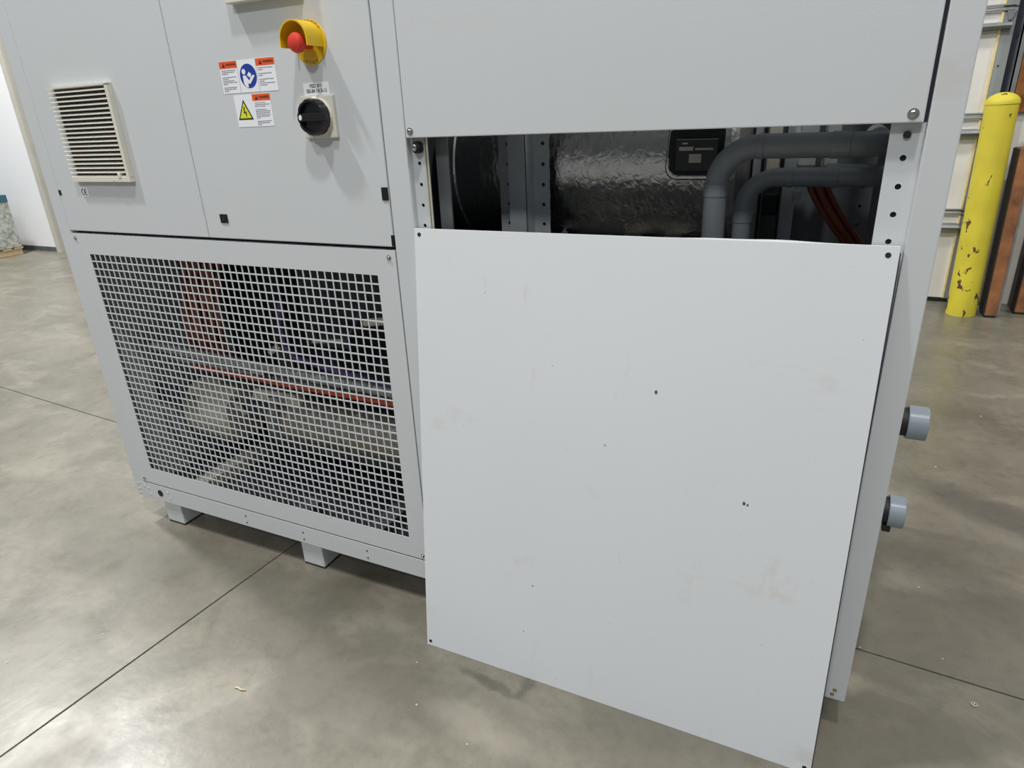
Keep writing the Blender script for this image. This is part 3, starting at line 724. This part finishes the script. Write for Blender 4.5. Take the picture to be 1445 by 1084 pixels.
part(mb, 'rear_flange', 'galv_dark', smooth=False)
for k, (a, b, dpt) in enumerate(((-.064, .022, .36), (-.056, .030, .37), (-.048, .036, .355), (-.040, .042, .375), (-.030, .052, .365))):
    pts = []
    for i in range(14):
        t = i/13; z = 1.168 - .33*t
        pts.append((min(a + (b-a)*(t*2.5)**1.3, .078 + .009*k), dpt + .02*t, z))
    part(MB().tube(pts, .0068, 10), 'copper_hose', 'copper')
# bits at the bottom of the bay
part(MB().box(-.80, -.30, .30, .72, .93, .94), 'vessel_saddle', 'galv_dark')
part(MB().prism([(-.66, 1.0), (-.60, 1.0), (-.625, 1.045)], .345, .350), 'paper_tag', 'white_print')
for x in (-.48, -.38):
    part(MB().prism([(x, .94), (x+.07, .94), (x+.05, 1.03), (x+.01, 1.03)], .36, .372), 'saddle_gusset', 'tan')

# --- machinery behind the mesh guard
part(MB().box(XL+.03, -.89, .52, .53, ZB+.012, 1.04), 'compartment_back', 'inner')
for x, yb, m_ in ((-1.935, .50, 'tan'), (-1.165, .30, 'galv_dark'), (-1.46, .16, 'galv_dark')):
    part(MB().box(x-.030, x+.030, .04, yb, .108, .150), 'skid_beam', m_, .003)
# compressor body and pressure vessel
part(MB().lathe([(.03, 0), (.07, .006), (.105, .03), (.115, .07), (.115, .22), (.100, .245), (.06, .25)], 36, (-2.115, .30, .345), (1, 0, 0)), 'compressor', 'tan', label='tan painted compressor housing')
ev = part(MB().lathe([(.05, 0), (.085, .004), (.108, .022), (.112, .05), (.112, .70), (.09, .715)], 40, (-1.66, .28, .38), (1, 0, 0)), 'pressure_vessel', 'foil_dull', label='dull foil wrapped pressure vessel')
for x in (-1.60, -1.02):
    part(MB().lathe([(.118, 0), (.118, .02)], 32, (x, .28, .38), (1, 0, 0)), 'clamp_band', 'galv_dark', parent=ev)
part(MB().prism([(-1.72, .46), (-1.50, .46), (-1.52, .50), (-1.70, .50)], .20, .30), 'vessel_bracket', 'tan', .003)
part(MB().cyl((-1.86, .30, .36), (-1.66, .28, .38), .03, 16), 'suction_pipe', 'galv_dark')
# ribbed flexible conduits
def ribbed(x0, x1, y, z0, z1, r, n):
    prof = []; pts = []; rad = []
    for i in range(n*2+1):
        t = i/(n*2); pts.append((x0+(x1-x0)*t, y, z0+(z1-z0)*t)); rad.append(r if i % 2 else r*.82)
    return MB().tube(pts, rad, 10)
part(ribbed(-2.13, -.98, .15, .628, .590, .017, 60), 'flexible_conduit', 'conduit')
part(ribbed(-2.13, -.98, .175, .588, .548, .014, 66), 'flexible_conduit', 'conduit')
part(MB().tube([(-1.93, .16, .566), (-1.5, .15, .563), (-1.1, .15, .558), (-.95, .16, .550)], .0085, 10), 'red_pipe', 'redpipe')
part(MB().tube([(-1.50, .2, .83), (-1.515, .19, .75), (-1.50, .18, .68), (-1.45, .17, .648), (-1.25, .16, .628), (-1.05, .16, .603), (-.93, .17, .592)], .010, 10), 'purple_cable', 'purple')
part(MB().tube([(-1.28, .2, .70), (-1.24, .18, .74), (-1.20, .17, .79), (-1.16, .19, .86)], .005, 8), 'purple_cable', 'purple')
for k, (x, r) in enumerate(((-1.955, .012), (-1.925, .010), (-1.90, .012), (-1.865, .010), (-1.835, .012), (-1.80, .008))):
    part(MB().tube([(x+.08, .22, 1.03), (x+.05, .21, .92), (x+.02, .20, .80), (x, .20, .66), (x+.01, .22, .60)], r, 10), 'copper_tube', 'copper')
for x0, x1, yy, z0, z1 in ((-2.09, -1.99, .34, .55, 1.03), (-1.74, -1.66, .36, .52, 1.03), (-1.58, -1.40, .36, .62, 1.03), (-1.36, -1.20, .30, .74, 1.03), (-2.10, -1.98, .12, .42, .50), (-1.04, -.95, .26, .60, 1.0)):
    part(MB().box(x0, x1, yy, yy+.01, z0, z1), 'baffle_plate', 'inner', .002)
for p, q, r in (((-1.19, .2, .78), (-1.06, .2, .80), .012), ((-1.04, .2, .72), (-1.02, .2, .80), .012), ((-1.55, .17, .66), (-1.50, .17, .69), .016), ((-1.40, .2, .70), (-1.28, .2, .715), .006), ((-1.62, .15, .60), (-1.56, .15, .60), .021), ((-1.78, .18, .45), (-1.76, .2, .40), .016), ((-1.60, .17, .49), (-1.55, .17, .49), .016)):
    part(MB().cyl(p, q, r, 12), 'pipe_fitting', 'chrome' if r > .013 else 'tan')

# ================================================================== LEANING COVER PANEL
PW0, PW1 = -.8495, .1055; PH = 1.101
lean = empty('loose_cover_panel', (-.372, -.131, 0))
tag(lean, 'loose smudged white-grey steel panel leaning upright against the chiller cabinet', 'panel')
th_ = math.atan2(.1285, 1.095)
lean.rotation_euler = (-th_, 0, 0)
wdt = PW1 - PW0
def lpart(mb, name, m, bevel=0, smooth=True):
    return mb.build(name, m, lean, bevel=bevel, smooth=smooth)
hw = wdt/2
lpart(MB().box(-hw, hw, -.002, .0, 0, PH), 'face_sheet', 'lean_paint', .0007)
# returned edges; the top one is slightly dented
tp = []
n = 40
vs = []; fs = []
for i in range(n+1):
    t = i/n; x = -hw + wdt*t
    bumpz = .0032*math.exp(-((t-.80)/.07)**2) + .002*math.exp(-((t-.68)/.05)**2)
    vs += [(x, .0, PH-.0012), (x, .014, PH-.0008+bumpz), (x, .014, PH-.003+bumpz), (x, .0, PH-.0032)]
for i in range(n):
    a, b = 4*i, 4*i+4
    fs += [(a, b, b+1, a+1), (a+1, b+1, b+2, a+2), (a+2, b+2, b+3, a+3)]
lpart(MB().add(vs, fs), 'top_return', 'lean_paint')
lpart(MB().box(-hw, -hw+.0015, 0, .014, .002, PH-.003), 'side_return', 'lean_paint')
lpart(MB().box(hw-.0015, hw, 0, .014, .002, PH-.003), 'side_return', 'lean_paint')
lpart(MB().box(hw-.0008, hw+.0022, .003, .0145, .012, PH-.012), 'dark_edge_strip', 'seam')  # dark blue-grey strip down the right edge
lpart(MB().box(-hw+.002, hw-.002, 0, .014, .0006, .002), 'bottom_return', 'lean_paint')
for x, z in ((-hw+.0125, PH-.0135), (hw-.0165, PH-.0155), (-hw+.011, .013), (hw-.0125, .014)):
    lpart(MB().prism(circ(x, z, .0046, 18), -.0026, -.0018), 'screw_hole', 'dark')
for x, z, r in ((.092, .795, .0032), (.283, .590, .003), (.290, .588, .002), (-.17, .27, .0015)):
    lpart(MB().prism(circ(x, z, r, 7, rz=r*1.4), -.0024, -.0018), 'paint_chip', 'galv_dark')

# ================================================================== THINGS BY THE FAR WALL
bo = empty('safety_bollard', (.822, 3.715, 0)); tag(bo, 'yellow painted steel bollard with chipped paint and domed cap', 'bollard')
bo.rotation_euler = (0, math.radians(-1.15), 0)
MB().lathe([(.083, 0), (.083, 1.268)], 40, (0, 0, 0), (0, 0, 1)).build('post', 'bollard', bo)
MB().lathe([(.0865, 1.262), (.0865, 1.276), (.080, 1.292), (.064, 1.308), (.042, 1.320), (.018, 1.326), (.002, 1.327)], 40, (0, 0, 0), (0, 0, 1)).build('domed_cap', 'bollard', bo)
def timber(x0, x1, y0, y1, h, label, tilt):
    t = empty('timber_post', ((x0+x1)/2, (y0+y1)/2, 0)); tag(t, label, 'timber')
    t.rotation_euler = (0, tilt, 0)
    hx, hy = (x1-x0)/2, (y1-y0)/2
    MB().box(-hx, hx, -hy, hy, .012, h).build('beam', 'timber', t, bevel=.004)
    MB().box(hx, hx+.014, -hy+.004, hy, .02, h-.01).build('edge_board', 'timber_grey', t, bevel=.002)
    MB().box(-hx-.006, -hx, -hy+.003, hy, .01, h-.004).build('side_shade_board', 'timber_shade', t, bevel=.001)  # shade of the left face put in as a dark board
    MB().box(-hx+.004, hx-.004, -hy+.002, hy-.004, 0, .012).build('foot_strip', 'dark', t)
    return t
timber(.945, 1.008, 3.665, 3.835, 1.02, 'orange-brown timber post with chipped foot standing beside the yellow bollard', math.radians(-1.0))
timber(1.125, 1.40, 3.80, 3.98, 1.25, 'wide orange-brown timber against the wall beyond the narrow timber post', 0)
ob = MB().box(.90, 1.9, 4.03, 4.055, 1.21, 2.6).build('wall_board', 'osb'); tag(ob, 'rusty brown board on the wall above the timbers', 'board')

# crate at the far left
cr = empty('metal_crate', (-9.3, 3.0, 0)); tag(cr, 'mottled grey metal crate with teal band on a pale wooden pallet', 'crate')
MB().box(-.5, .515, -.05, .35, .10, .62).build('body', 'mottled', cr, bevel=.004)
MB().box(-.5, .52, -.055, .352, .62, .70).build('band', 'teal', cr, bevel=.003)
for k in range(4):
    MB().box(-.56, .50, -.12+.13*k, -.02+.13*k, .075, .10).build('deck_board', 'pale_wood', cr, bevel=.003)
for x in (-.5, 0, .42):
    MB().box(x-.04, x+.04, -.12, .37, 0, .075).build('bearer', 'pale_wood', cr, bevel=.003)

# ================================================================== LITTER ON THE FLOOR
wsh = MB().lathe([(.0075, 0), (.0075, .0018), (.0042, .0018), (.0042, .0002)], 20, (0, 0, .0002), (0, 0, 1)).build('washer', 'chrome'); wsh.location = (.442, .207, 0)
tag(wsh, 'small steel washer lying on the concrete floor', 'washer')
sv = MB().tube([(-.016, 0, .003), (-.006, .003, .003), (.004, .001, .0035), (.017, .005, .003)], [.0016, .0026, .0024, .001], 7).build('wood_splinter', 'pale_wood'); sv.location = (-1.207, -.456, 0)
tag(sv, 'thin pale wood splinter lying on the open concrete floor', 'splinter')
flake = None
for i, (x, y, s) in enumerate(((-1.874, -.642, 1), (-1.729, -.466, .8), (-.766, -.314, .9), (.204, .300, 1.1), (.70, 1.99, 1.3), (.475, 1.42, 1.3), (-.84, -.20, .7), (.392, .338, .8), (-1.45, -.62, .7), (-.60, -.36, .8), (.36, .62, .9))):
    if flake is None:
        flake = MB().prism_x([(-.003, .0003), (.0025, .0003), (.0032, .0014), (-.002, .0018)], -.0035, .004).build('paint_flake', 'flake'); o = flake
    else:
        o = bpy.data.objects.new('paint_flake', flake.data); COL.objects.link(o)
    o.location = (x, y, 0); o.scale = (s*.72, s*.72, s*.72); o.rotation_euler = (0, 0, i*1.3)
    tag(o, 'tiny pale paint flake lying on the concrete floor', 'flake', 'pale flakes scattered on the floor')
